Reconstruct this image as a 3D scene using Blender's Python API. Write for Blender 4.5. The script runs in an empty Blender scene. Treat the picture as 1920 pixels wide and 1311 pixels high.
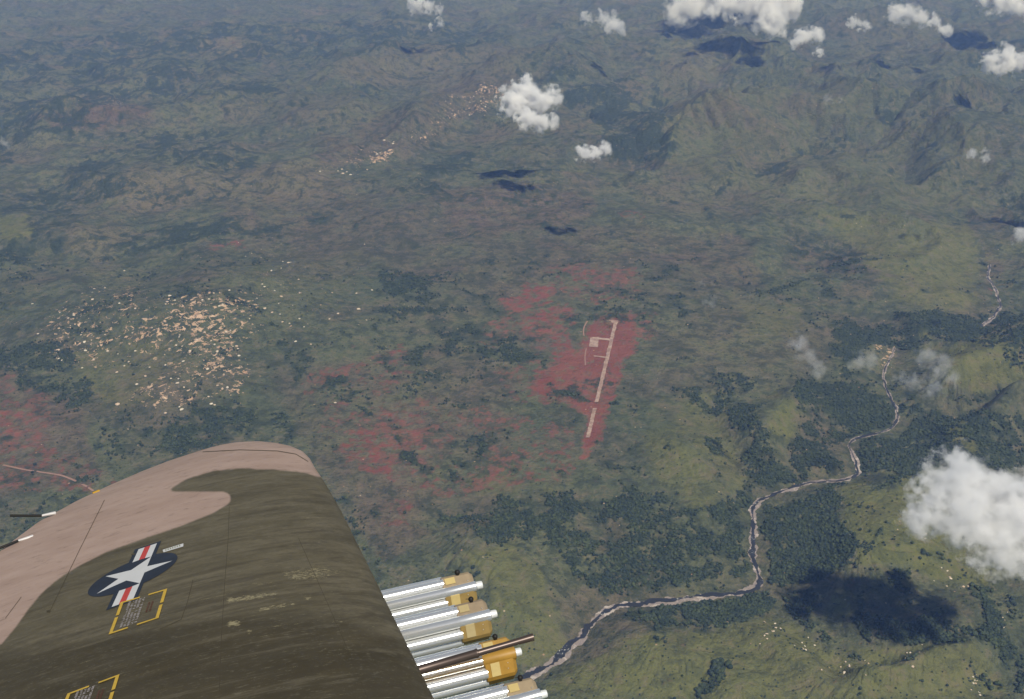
import bpy, math, random
import numpy as np
from mathutils import Matrix, Vector

# ------------------------------------------------------------------ camera
F = 1867.0                      # focal length in pixels of the 1920 px wide photograph (35 mm lens)
PITCH = math.radians(27.8)
CAM_H = 2000.0                  # height above the plain; the eye is the origin
sc = bpy.context.scene
col = sc.collection
cd = bpy.data.cameras.new('camera'); cam = bpy.data.objects.new('camera', cd); col.objects.link(cam)
cd.sensor_width = 36.0; cd.lens = 36.0 * F / 1920
cd.clip_start = 0.05; cd.clip_end = 120000
cam.rotation_euler = (math.pi / 2 - PITCH, 0, 0)
sc.camera = cam
sc.render.resolution_x = 1024; sc.render.resolution_y = 699

RT = np.array([1.0, 0, 0]); FW = np.array([0, math.cos(PITCH), -math.sin(PITCH)]); UP = np.array([0, math.sin(PITCH), math.cos(PITCH)])
def c2w(v): return v[0] * RT + v[1] * UP + v[2] * FW
def ray(px, py): return c2w(np.array([px - 960.0, 655.5 - py, F]))

# ------------------------------------------------------------------ sun, sky, exposure
SUN = c2w(np.array([530.0, 1295.0, -F])); SUN /= np.linalg.norm(SUN)      # direction towards the sun
sl = bpy.data.lights.new('sun', 'SUN'); sl.energy = 4.2; sl.angle = math.radians(.55); sl.color = (1, .955, .88)
so = bpy.data.objects.new('sun', sl); col.objects.link(so)
so.rotation_euler = Vector(SUN).to_track_quat('Z', 'Y').to_euler()
W = bpy.data.worlds.new('World'); sc.world = W; W.use_nodes = True
wn = W.node_tree.nodes; wn.clear()
sky = wn.new('ShaderNodeTexSky'); sky.sky_type = 'NISHITA'; sky.sun_disc = False
sky.sun_elevation = math.asin(SUN[2]); sky.sun_rotation = math.atan2(SUN[0], SUN[1]); sky.altitude = 2000
bg = wn.new('ShaderNodeBackground'); bg.inputs[1].default_value = .06
wo = wn.new('ShaderNodeOutputWorld')
W.node_tree.links.new(sky.outputs[0], bg.inputs[0]); W.node_tree.links.new(bg.outputs[0], wo.inputs[0])
sc.view_settings.view_transform = 'Standard'; sc.view_settings.look = 'None'
sc.view_settings.exposure = 0; sc.view_settings.gamma = 1
cy = sc.cycles
cy.max_bounces = 10; cy.diffuse_bounces = 2; cy.glossy_bounces = 2; cy.transparent_max_bounces = 16
cy.volume_bounces = 7; cy.volume_max_steps = 256
cy.use_denoising = True

# ------------------------------------------------------------------ helpers
def tag(o, label=None, cat=None, group=None, kind=None):
    if label: o['label'] = label
    if cat: o['category'] = cat
    if group: o['group'] = group
    if kind: o['kind'] = kind
    return o
def empty(name, mat=None):
    o = bpy.data.objects.new(name, None); col.objects.link(o); o.empty_display_size = .1
    if mat is not None: o.matrix_world = mat
    return o
def mesh_obj(name, v, f, mats, parent=None, smooth=True, fmat=None):
    me = bpy.data.meshes.new(name)
    v = np.asarray(v, dtype=np.float32).reshape(-1, 3)
    if isinstance(f, np.ndarray):
        k = f.shape[1]; n = f.shape[0]
        me.vertices.add(len(v)); me.vertices.foreach_set('co', v.ravel())
        me.loops.add(n * k); me.loops.foreach_set('vertex_index', f.astype(np.int32).ravel())
        me.polygons.add(n); me.polygons.foreach_set('loop_start', np.arange(0, n * k, k, dtype=np.int32))
        me.update(calc_edges=True)
    else:
        me.from_pydata([tuple(map(float, p)) for p in v], [], [tuple(map(int, q)) for q in f]); me.update()
    for m in (mats if isinstance(mats, (list, tuple)) else [mats]): me.materials.append(m)
    me.polygons.foreach_set('use_smooth', np.full(len(me.polygons), bool(smooth)))
    if fmat is not None: me.polygons.foreach_set('material_index', np.asarray(fmat, dtype=np.int32))
    o = bpy.data.objects.new(name, me); col.objects.link(o)
    if parent is not None: o.parent = parent
    return o
def attr(o, name, arr):
    a = o.data.attributes.new(name, 'FLOAT', 'POINT'); a.data.foreach_set('value', arr.astype(np.float32).ravel())
def grid_faces(nu, nv, wrap=False):
    i = np.arange(nu - 1)[:, None]; j = np.arange(nv if wrap else nv - 1)[None, :]; j2 = (j + 1) % nv
    return np.stack([i * nv + j, i * nv + j2, (i + 1) * nv + j2, (i + 1) * nv + j], -1).reshape(-1, 4)

# gradient noise in numpy
_rs = np.random.RandomState(7); _perm = _rs.permutation(512); _ga = _rs.rand(512) * 2 * math.pi
_gx = np.cos(_ga).astype(np.float32); _gy = np.sin(_ga).astype(np.float32)
def perlin(x, y, seed=0):
    xi = np.floor(x).astype(np.int64); yi = np.floor(y).astype(np.int64)
    xf = (x - xi).astype(np.float32); yf = (y - yi).astype(np.float32)
    u = xf * xf * xf * (xf * (xf * 6 - 15) + 10); v = yf * yf * yf * (yf * (yf * 6 - 15) + 10)
    def g(ix, iy, fx, fy):
        h = _perm[(_perm[(ix + seed * 37) & 511] + iy + seed * 11) & 511]
        return _gx[h] * fx + _gy[h] * fy
    a = g(xi, yi, xf, yf); b = g(xi + 1, yi, xf - 1, yf); c = g(xi, yi + 1, xf, yf - 1); d = g(xi + 1, yi + 1, xf - 1, yf - 1)
    return ((a + u * (b - a)) + v * ((c + u * (d - c)) - (a + u * (b - a)))) * 1.5
def fbm(x, y, n, seed=0, gain=.5):
    s = 0; a = 1.0
    for k in range(n):
        s = s + a * perlin(x * 2 ** k + 13.7 * k, y * 2 ** k - 7.1 * k, seed + k); a *= gain
    return s
def ridged(x, y, n, seed=0, gain=.5):
    s = 0; a = 1.0; w = 1.0
    for k in range(n):
        r = 1 - np.abs(perlin(x * 2 ** k + 3.7 * k, y * 2 ** k - 9.1 * k, seed + k)) * 1.6
        r = np.clip(r, 0, 1) ** 2 * w; s = s + a * r; w = np.clip(r * 1.6, 0, 1); a *= gain
    return s

# ------------------------------------------------------------------ materials
class NT:
    def __init__(s, name):
        s.m = bpy.data.materials.new(name); s.m.use_nodes = True; s.t = s.m.node_tree; s.t.nodes.clear()
        s.out = s.t.nodes.new('ShaderNodeOutputMaterial')
    def n(s, typ, **k):
        nd = s.t.nodes.new(typ)
        for a, b in k.items(): setattr(nd, a, b)
        return nd
    def l(s, a, b): s.t.links.new(a, b)
    def val(s, sock, x):
        if hasattr(x, 'links') or isinstance(x, bpy.types.NodeSocket): s.l(x, sock)
        else: sock.default_value = x
    def math(s, op, a, b=0.0, c=None, clamp=False):
        nd = s.n('ShaderNodeMath', operation=op, use_clamp=clamp); s.val(nd.inputs[0], a); s.val(nd.inputs[1], b)
        if c is not None: s.val(nd.inputs[2], c)
        return nd.outputs[0]
    def mix(s, f, a, b, blend='MIX'):
        nd = s.n('ShaderNodeMix', data_type='RGBA', blend_type=blend); s.val(nd.inputs[0], f)
        for k, x in ((6, a), (7, b)):
            if isinstance(x, tuple): nd.inputs[k].default_value = (*x, 1)
            else: s.l(x, nd.inputs[k])
        return nd.outputs[2]
    def pos(s, scale=(1, 1, 1), obj=False):
        src = s.n('ShaderNodeTexCoord').outputs['Object'] if obj else s.n('ShaderNodeNewGeometry').outputs['Position']
        mp = s.n('ShaderNodeMapping'); mp.inputs['Scale'].default_value = scale; s.l(src, mp.inputs[0]); return mp.outputs[0]
    def noise(s, vec, scale, detail=4, rough=.55, dist=0):
        nd = s.n('ShaderNodeTexNoise'); s.l(vec, nd.inputs['Vector']); nd.inputs['Scale'].default_value = scale
        nd.inputs['Detail'].default_value = detail; nd.inputs['Roughness'].default_value = rough; nd.inputs['Distortion'].default_value = dist
        return nd.outputs[0]
    def step(s, x, lo, hi):
        nd = s.n('ShaderNodeMapRange', interpolation_type='SMOOTHSTEP'); s.val(nd.inputs[0], x)
        nd.inputs[1].default_value = lo; nd.inputs[2].default_value = hi; return nd.outputs[0]
    def attr(s, name): return s.n('ShaderNodeAttribute', attribute_name=name).outputs['Fac']
    def bsdf(s, colr, rough=.8, metal=0, spec=.3, normal=None):
        b = s.n('ShaderNodeBsdfPrincipled')
        if isinstance(colr, tuple): b.inputs['Base Color'].default_value = (*colr, 1)
        else: s.l(colr, b.inputs['Base Color'])
        s.val(b.inputs['Roughness'], rough); b.inputs['Metallic'].default_value = metal; b.inputs['Specular IOR Level'].default_value = spec
        if normal is not None: s.l(normal, b.inputs['Normal'])
        s.l(b.outputs[0], s.out.inputs[0]); return b
    def bump(s, h, strength, dist):
        nd = s.n('ShaderNodeBump'); nd.inputs['Strength'].default_value = strength; nd.inputs['Distance'].default_value = dist
        s.l(h, nd.inputs['Height']); return nd.outputs[0]

def simple(name, c, rough=.6, metal=0, spec=.4, var=.18, scale=20, streak=(1, 1, 1)):
    t = NT(name); p = t.pos(streak, obj=True); n = t.noise(p, scale, 5, .6)
    lo = tuple(x * (1 - var) for x in c); hi = tuple(min(1, x * (1 + var)) for x in c)
    t.bsdf(t.mix(n, lo, hi), rough, metal, spec); return t.m

# ------------------------------------------------------------------ ground: traced outlines
ZP = -CAM_H
def G(px, py, h=0.0):           # point of the plane at height h above the plain
    r = ray(px, py); t = (ZP + h) / r[2]; return r * t
def GL(pts, h=0.0): return np.array([G(x, y, h)[:2] for x, y in pts])
def seg_along(X, Y, P):         # distance to a polyline and how far along it
    d = np.full(X.shape, 1e9); al = np.zeros(X.shape); acc = 0.0
    for (x0, y0), (x1, y1) in zip(P[:-1], P[1:]):
        dx, dy = x1 - x0, y1 - y0; ln = math.hypot(dx, dy); t = np.clip(((X - x0) * dx + (Y - y0) * dy) / (ln * ln + 1e-9), 0, 1)
        e = np.hypot(X - x0 - t * dx, Y - y0 - t * dy); m = e < d; d = np.where(m, e, d)
        ang = np.arctan2(X - x0 - t * dx, Y - y0 - t * dy) * ((t <= 0) | (t >= 1)); al = np.where(m, acc + t * ln + ang * 160, al); acc += ln
    return d, al
def seg_dist(X, Y, P):          # distance to a polyline in the ground plane
    d = np.full(X.shape, 1e9, dtype=np.float32)
    for (x0, y0), (x1, y1) in zip(P[:-1], P[1:]):
        dx, dy = x1 - x0, y1 - y0; t = np.clip(((X - x0) * dx + (Y - y0) * dy) / (dx * dx + dy * dy + 1e-9), 0, 1)
        d = np.minimum(d, np.hypot(X - x0 - t * dx, Y - y0 - t * dy).astype(np.float32))
    return d
RIVER_H = -45.0
RIVER = [(1000,1262),(1030,1248),(1060,1226),(1085,1200),(1105,1172),(1130,1148),(1160,1136),(1200,1135),(1240,1128),(1290,1122),(1340,1116),(1385,1112),(1415,1103),(1424,1094),
         (1418,1066),(1411,1040),(1412,1010),(1413,985),(1410,955),(1420,940),(1450,928),(1480,918),(1510,908),(1550,902),(1590,900),(1610,888),(1606,868),(1598,850),(1590,835),(1598,826),(1620,818),
         (1650,812),(1676,802),(1684,782),(1678,760),(1664,735),(1655,708),(1660,690),(1672,668),(1678,650)]
RIVER_B = [(1840,612),(1862,596),(1876,575),(1868,545),(1852,520),(1856,495)]
RV = GL([(900,1330),(960,1290)] + RIVER, RIVER_H); RVB = GL(RIVER_B, RIVER_H)
# low carved draws joining the valley
DRAWS = [([(1560,1215),(1500,1170),(1440,1105)], 22), ([(1900,1240),(1800,1200),(1700,1190),(1560,1200)], 20), ([(1340,1190),(1420,1140),(1425,1100)], 14),
         ([(1360,745),(1400,820),(1440,900),(1480,918)], 25), ([(1560,700),(1540,780),(1560,860),(1590,900)], 22), ([(1920,700),(1800,760),(1690,790)], 35), ([(1920,860),(1780,880),(1610,890)], 35),
         ([(1740,1010),(1830,1090),(1900,1180),(1920,1250)], 18), ([(1840,1230),(1890,1311)], 16), ([(1170,990),(1190,1060),(1240,1125)], 22), ([(1060,960),(1090,1040),(1130,1140)], 18),
         ([(1300,1000),(1330,1060),(1340,1112)], 15), ([(1240,130),(1245,200),(1220,300),(1100,300)], 70), ([(1060,180),(1130,230),(1200,300)], 40), ([(930,1020),(1000,1150),(1050,1220)], 14),
         ([(1480,490),(1560,500),(1640,520),(1720,560),(1800,600)], 14), ([(1240,1311),(1290,1260),(1400,1220)], 9), ([(1530,1240),(1600,1280),(1700,1300)], 9)]
# hills and ridges: polyline, half width, height
HILLS = [([(140,225),(190,215),(240,220)], 260, 120), ([(380,95),(410,90),(450,98)], 260, 150), ([(360,590),(420,600)], 430, 75), ([(200,600),(260,590)], 300, 45), ([(370,720),(440,700)], 220, 30),
         ([(640,150),(760,110),(860,110),(960,130),(1050,150)], 420, 120), ([(760,250),(860,200),(940,160),(1040,120)], 260, 140), ([(1080,150),(1060,120),(1130,90)], 220, 140),
         ([(1230,100),(1290,120),(1380,110),(1500,130),(1600,140)], 360, 150), ([(1250,250),(1400,235),(1540,225),(1660,215),(1760,235),(1850,290)], 420, 250),
         ([(1740,110),(1820,160),(1920,200)], 400, 160), ([(1400,30),(1550,60),(1700,70)], 600, 180), ([(1300,150),(1420,160),(1500,180)], 260, 110),
         ([(1920,640),(1850,672),(1760,712)], 120, 170), ([(1930,770),(1850,790),(1790,800),(1815,855)], 90, 120), ([(1705,590),(1740,625),(1762,655)], 80, 90), ([(1610,925),(1630,980),(1640,1030)], 110, 75),
         ([(1490,745),(1470,790),(1495,850)], 80, 75), ([(1290,840),(1330,890),(1330,960)], 110, 60), ([(1450,1190),(1520,1240),(1600,1260)], 110, 45), ([(1600,1222),(1740,1222),(1850,1232)], 60, 55),
         ([(1640,1100),(1720,1150),(1790,1170)], 120, 30), ([(930,1050),(1000,1110),(1060,1180)], 120, 65), ([(1690,925),(1780,935),(1920,940)], 150, 70), ([(1180,1210),(1300,1250),(1350,1311)], 110, 40),
         ([(200,340),(330,340)], 380, 60), ([(540,330),(640,310),(720,295)], 300, 70), ([(150,440),(200,440)], 200, 35), ([(380,200),(520,190),(640,210)], 380, 80),
         ([(1640,300),(1620,330)], 120, 60), ([(1480,280),(1500,320)], 110, 55), ([(1560,270),(1570,320)], 100, 55), ([(1740,300),(1760,340)], 120, 60), ([(1400,270),(1400,310)], 110, 40)]
RUNWAY = [(1155,603),(1102,822)]
def rough_at(X, Y):
    rr = GL([(1150,620),(1110,800)]); d = seg_dist(X, Y, rr)
    flat = np.clip((d - 260) / 1500, 0, 1)
    return flat
def height(X, Y):
    X = np.asarray(X, dtype=np.float64); Y = np.asarray(Y, dtype=np.float64)
    R = np.hypot(X, Y); flat = rough_at(X, Y)
    far = np.clip((R - 3500) / 5000, 0, 1); right = np.clip((X - 500) / 1500, 0, 1)
    wx = X + 140 * fbm(X / 700, Y / 700, 2, 3); wy = Y + 140 * fbm(X / 700, Y / 700, 2, 9)
    h = (12 + 52 * far + 22 * right) * flat * fbm(wx / 900, wy / 900, 3, 1) * 1.2
    rg = ridged(wx / 680, wy / 680, 4, 20, .38)
    h += (6 + 34 * far + 26 * right * np.clip((Y - 1400) / 500, 0, 1)) * flat * (rg - .75)
    h += (3.0 + 5 * far + 5 * right) * np.maximum(flat, .15) * fbm(wx / 150, wy / 150, 4, 40, .5)
    h += (4 + 22 * far + 16 * right) * flat * fbm(wx / 380, wy / 380, 2, 47)
    for P, w, hh in HILLS:
        d, al = seg_along(wx, wy, GL(P)); e = np.exp(-(d / w) ** 2); sc_ = w * .32
        gl = np.sqrt(np.abs(perlin(al / sc_ + w, d / (w * 2.2), 11)) * 2.0 + .02) * 1.5 + .25 * perlin(al / sc_ * 2.3, d / (w * 1.2), 12)
        h += hh * (.95 * e + (1.1 * e * (1 - e)) * .42 * (gl - .8)) * (1 + .10 * (rg - .8))
    for P, dep in DRAWS:
        d = seg_dist(wx, wy, GL(P)); h -= dep * np.exp(-(d / (26 + dep * 1.6)) ** 2) * (1 if dep < 40 else 1)
    d = np.minimum(seg_dist(X, Y, RV), seg_dist(X, Y, RVB))
    dn = np.maximum(0, d - 16)
    k = 1 - np.exp(-(dn / 210) ** 1.15)
    h = RIVER_H + (h - RIVER_H) * k + np.where(dn > 0, np.minimum(dn * .05, 3), 0)
    return h

# masks in the photograph's pixel frame, rasterised at half size; the points they paint are fixed on the ground
MW, MH = 960, 656
def raster(polys, blur=3):
    m = np.zeros((MH, MW), dtype=np.float32)
    for pts, w in polys:
        p = np.array(pts, dtype=float) / 2; x0, y0 = np.floor(p.min(0) - 1).astype(int); x1, y1 = np.ceil(p.max(0) + 1).astype(int)
        x0 = max(x0, 0); y0 = max(y0, 0); x1 = min(x1, MW); y1 = min(y1, MH)
        if x1 <= x0 or y1 <= y0: continue
        xx, yy = np.meshgrid(np.arange(x0, x1) + .5, np.arange(y0, y1) + .5); ins = np.zeros(xx.shape, bool)
        n = len(p)
        for i in range(n):
            ax, ay = p[i]; bx, by = p[(i + 1) % n]
            if ay == by: continue
            c = ((ay > yy) != (by > yy)) & (xx < (bx - ax) * (yy - ay) / (by - ay) + ax); ins ^= c
        m[y0:y1, x0:x1] = np.maximum(m[y0:y1, x0:x1], ins * w)
    for _ in range(blur):
        q = np.pad(m, 2, mode='edge'); m = (q[:-4, 2:-2] + q[1:-3, 2:-2] + q[2:-2, 2:-2] + q[3:-1, 2:-2] + q[4:, 2:-2]) / 5
        q = np.pad(m, 2, mode='edge'); m = (q[2:-2, :-4] + q[2:-2, 1:-3] + q[2:-2, 2:-2] + q[2:-2, 3:-1] + q[2:-2, 4:]) / 5
    return m
def sample(m, px, py):
    x = np.clip(px / 2 - .5, 0, MW - 1.001); y = np.clip(py / 2 - .5, 0, MH - 1.001); i = x.astype(int); j = y.astype(int); u = x - i; v = y - j
    return (m[j, i] * (1 - u) + m[j, i + 1] * u) * (1 - v) + (m[j + 1, i] * (1 - u) + m[j + 1, i + 1] * u) * v
def L(s): return [tuple(map(float, q.split(','))) for q in s.split()]

FOREST = [(L('1020,975 1060,945 1130,930 1180,905 1240,930 1250,975 1300,1000 1350,1010 1350,1050 1345,1105 1230,1115 1140,1125 1100,1110 1040,1040'), .60),
 (L('1440,955 1500,932 1560,912 1578,950 1592,1010 1602,1062 1560,1075 1500,1100 1440,1100 1426,1040 1424,985'), 1),
 (L('1355,760 1420,755 1435,800 1440,850 1480,880 1490,905 1420,925 1395,980 1400,1080 1360,1095 1350,1000 1330,960 1380,930 1390,830 1340,770'), .9),
 (L('1330,825 1350,825 1365,860 1385,900 1350,890'), 1), (L('1500,720 1560,730 1620,740 1650,750 1670,790 1660,806 1590,818 1560,850 1590,890 1500,900 1470,850 1510,820 1495,770'), .75),
 (L('1610,832 1680,815 1700,770 1760,780 1830,760 1920,770 1920,880 1850,885 1780,870 1700,890 1620,895 1610,850'), .80),
 (L('1560,640 1590,605 1630,615 1720,600 1760,640 1720,660 1660,650 1600,680 1570,670'), .9), (L('1660,580 1760,570 1830,600 1840,650 1780,650 1720,610'), .95), (L('1840,600 1920,590 1920,690 1860,660 1820,650'), .85),
 (L('1190,230 1240,150 1260,200 1270,300 1200,310 1150,300 1100,230 1060,180 1100,150 1180,150'), .8), (L('1000,130 1060,100 1080,140 1020,170 960,160'), .6),
 (L('0,400 100,330 220,290 260,340 180,390 60,430 150,460 60,500 0,510'), .62), (L('0,640 110,640 180,720 160,790 60,730 0,690'), .60), (L('180,800 400,760 560,780 620,830 560,830 460,815 300,860 220,870'), .48),
 (L('700,520 840,510 850,550 730,560'), .55), (L('700,575 800,570 760,610 700,610'), .62), (L('1290,1130 1430,1118 1440,1150 1350,1175 1290,1150'), .9), (L('1140,1145 1290,1135 1300,1165 1180,1180'), .6),
 (L('1800,1110 1840,1120 1870,1180 1920,1250 1920,1311 1880,1230 1850,1180'), .85), (L('1340,1245 1352,1238 1368,1245 1368,1262 1352,1270 1338,1262'), 1), (L('1820,1235 1850,1235 1900,1311 1860,1311'), .9), (L('1500,1120 1530,1110 1560,1180 1570,1210 1530,1200'), .8),
 (L('1560,1150 1800,1170 1850,1200 1700,1200 1600,1180'), .75), (L('1740,1020 1860,1100 1920,1180 1880,1180 1790,1100'), .5), (L('1640,1000 1720,1020 1760,1060 1700,1040'), .6), (L('1450,1225 1530,1230 1530,1250 1460,1245'), .7), (L('1540,1270 1640,1290 1660,1311 1560,1300'), .7),
 (L('1380,1240 1400,1235 1330,1311 1310,1311'), .7), (L('1590,1215 1640,1215 1650,1240 1610,1240'), .7), (L('1480,460 1620,480 1640,520 1560,515 1480,490'), .6), (L('790,300 900,290 960,310 870,340 740,360'), .6), (L('1440,1110 1520,1100 1600,1130 1520,1200 1450,1140'), .6),
 (L('520,780 700,640 840,560 900,600 860,700 760,760 640,800'), .26), (L('820,960 900,930 1000,930 1010,1000 950,1020 880,1000'), .62), (L('0,90 200,60 500,40 760,30 940,60 900,110 700,90 400,140 100,180 0,170'), .55), (L('0,180 300,140 560,160 420,190 280,180 100,260 0,300'), .58),
 (L('240,240 420,260 500,300 400,320 260,300'), .6), (L('220,440 420,400 560,420 430,460 260,480'), .6), (L('800,620 960,600 1000,680 860,740'), .30), (L('1480,400 1540,390 1520,420'), .7), (L('1800,380 1920,370 1920,420'), .5),
 (L('1650,190 1700,190 1760,230 1700,240 1640,220'), .6), (L('1540,255 1570,270 1530,300 1500,280'), .7), (L('1600,270 1640,290 1620,320 1590,300'), .55), (L('1440,310 1500,320 1480,360 1440,340'), .6), (L('1460,265 1500,260 1520,290 1470,300'), .7), (L('1700,270 1740,250 1790,300 1740,320'), .55), (L('1380,140 1460,120 1440,160 1350,160'), .6)]
RED = [(L('1110,600 1137,586 1195,583 1193,628 1188,663 1171,675 1164,690 1171,718 1147,752 1140,786 1127,827 1102,848 1096,860 1082,857 1089,824 1102,779 1068,759 1027,759 1005,735 1013,704 1037,673 1065,659 1092,663 1099,635'), 1.08),
 (L('996,618 1017,587 1044,570 1085,580 1082,615 1090,660 1060,680 1037,652 1013,645'), .8), (L('927,570 945,556 989,532 1027,525 1041,539 1020,563 969,584'), .85), (L('1017,500 1092,490 1140,505 1205,500 1198,563 1106,575 1047,539'), .55),
 (L('1195,584 1235,590 1230,640 1195,640'), .5), (L('550,700 640,680 660,715 590,750 550,730'), .66), (L('715,640 765,640 755,670 720,680'), .66), (L('640,640 700,625 690,640'), .6), (L('630,850 680,815 760,795 830,825 800,865 740,880 660,875'), .66), (L('600,780 800,740 1080,800 1060,900 840,930 700,900'), .36),
 (L('0,770 100,830 200,880 235,905 180,925 90,925 20,910 0,910'), .52), (L('0,690 90,740 110,800 40,840 0,830'), .5), (L('80,215 190,185 275,200 270,225 150,245 90,240'), .12), (L('380,455 460,445 450,465 400,470'), .55), (L('450,40 520,90 380,100'), .2), (L('1180,395 1215,405 1195,415'), .6),
 (L('1845,540 1870,540 1865,570'), .7), (L('700,940 790,920 780,990 720,1010'), .40), (L('1080,750 1000,560 900,640 960,760'), .4), (L('540,700 740,640 800,700 620,780'), .42)]
SOIL = [(L('420,380 800,330 1100,420 1300,430 1250,560 900,560 600,520 440,470'), .5), (L('830,360 1010,340 1120,370 1120,400 960,440 830,440'), .8), (L('1040,420 1400,440 1440,540 1200,560 1050,500'), .55), (L('1480,460 1620,480 1640,510 1560,515 1490,490'), .9), (L('640,900 780,880 820,980 720,1060 660,1000'), .7),
 (L('80,215 190,185 275,200 270,225 150,245 90,240'), 1), (L('500,700 760,640 1000,680 960,860 620,900'), .5), (L('1380,540 1600,640 1500,740 1200,740 1220,620'), .45), (L('0,680 160,760 220,900 0,920'), .7), (L('1840,460 1880,470 1880,520 1850,560'), .7), (L('1130,950 1190,960 1180,1060 1140,1050'), .5),
 (L('620,330 820,260 980,150 900,140 700,220 560,280'), .6), (L('380,100 400,65 460,70 490,100'), .6)]
TAN = [(L('170,340 260,305 420,320 560,295 640,320 600,370 300,400 190,380'), .9), (L('430,180 620,170 740,200 700,260 540,230 400,240'), .6), (L('130,430 220,405 260,440 210,500 120,480'), .8), (L('350,100 390,60 450,70 490,105 400,115'), .8), (L('600,120 760,80 1000,90 1010,140 880,180 640,160'), .7),
 (L('1240,180 1500,170 1700,210 1850,260 1800,340 1500,300 1300,290'), .25), (L('1250,90 1340,80 1330,160 1240,150'), .7), (L('0,260 100,250 130,290 0,320'), .7), (L('970,270 1060,270 1050,290 960,285'), .8), (L('1550,30 1750,20 1800,110 1600,120'), .5), (L('1280,310 1440,350 1300,420 1150,360'), .5)]
GRASS = [(L('1240,130 1500,120 1700,180 1880,260 1860,400 1500,400 1250,320'), .38), (L('1568,910 1600,902 1630,905 1660,960 1640,1010 1592,1010 1582,950'), 1), (L('1640,910 1760,895 1920,900 1920,1080 1800,1110 1700,1060 1600,1060 1600,1010'), .9), (L('1000,1311 1160,1190 1320,1180 1440,1155 1560,1215 1700,1205 1850,1200 1900,1311'), .85),
 (L('1570,1110 1620,1140 1600,1170 1550,1150'), .8), (L('1780,660 1900,620 1920,700 1820,740 1760,690'), .95), (L('1770,800 1800,790 1850,850 1790,855'), .95), (L('1450,740 1500,760 1490,840 1440,790'), .9), (L('1200,760 1330,730 1400,900 1320,970 1230,900'), .6), (L('1280,850 1330,850 1350,900 1290,900'), .8),
 (L('860,1030 960,1010 1010,1080 1060,1220 990,1260 940,1200 890,1060'), .75), (L('1500,390 1830,420 1830,580 1700,560 1560,450'), .7), (L('0,410 50,410 50,445 0,450'), .9), (L('1700,600 1730,595 1765,650 1750,660'), .9), (L('1660,880 1720,875 1780,890 1680,900'), .8), (L('880,890 1010,880 1060,930 900,930'), .5), (L('1360,560 1520,570 1500,640 1400,640'), .5),
 (L('120,660 330,640 300,760 200,780'), .5), (L('440,500 700,470 680,560 500,560'), .3), (L('1120,640 1100,700 1060,730 1030,710 1060,680'), .55)]
ROCK = [(L('300,540 400,535 480,570 490,640 450,660 475,700 410,745 300,775 250,750 330,700 320,660 270,640 200,600 300,590'), .80), (L('350,600 400,550 450,570 440,660 400,690 370,640'), .90), (L('430,520 560,520 560,640 470,640'), .62), (L('250,700 330,700 330,770 240,760'), .72), (L('90,570 200,530 300,550 330,640 300,700 200,700 100,680 60,630'), .74), (L('430,470 520,470 620,540 660,600 520,620 480,540'), .52),
 (L('560,290 740,290 740,315 600,340'), .6), (L('740,265 780,225 840,180 900,155 960,145 980,200 880,220 780,268'), .78), (L('600,330 680,290 760,255 780,270 700,320 620,345'), .72), (L('640,300 700,285 700,300 650,310'), .7), (L('670,300 720,275 745,300 700,318'), .95), (L('160,200 200,180 240,190 220,215'), .75), (L('700,90 780,85 860,110 800,120'), .5), (L('1230,210 1300,220 1250,260'), .5), (L('380,105 440,80 460,100'), .6),
 (L('1130,250 1200,250 1200,280 1130,270'), .5), (L('1690,980 1740,990 1740,1020 1700,1010'), .4), (L('640,930 700,930 690,960 640,965'), .68), (L('1500,900 1560,885 1545,905 1500,912'), .8), (L('1130,970 1180,980 1160,1050'), .5), (L('1640,640 1690,640 1680,690 1640,700'), .9), (L('380,690 480,700 470,740 280,780 270,765'), .75),
 (L('200,870 60,890 140,910'), .35), (L('240,340 330,330 330,350 250,360'), .4)]
M = {k: raster(v, b) for k, v, b in (('forest', FOREST, 3), ('red', RED, 3), ('soil', SOIL, 8), ('tan', TAN, 6), ('grass', GRASS, 4), ('rock', ROCK, 5))}
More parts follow.
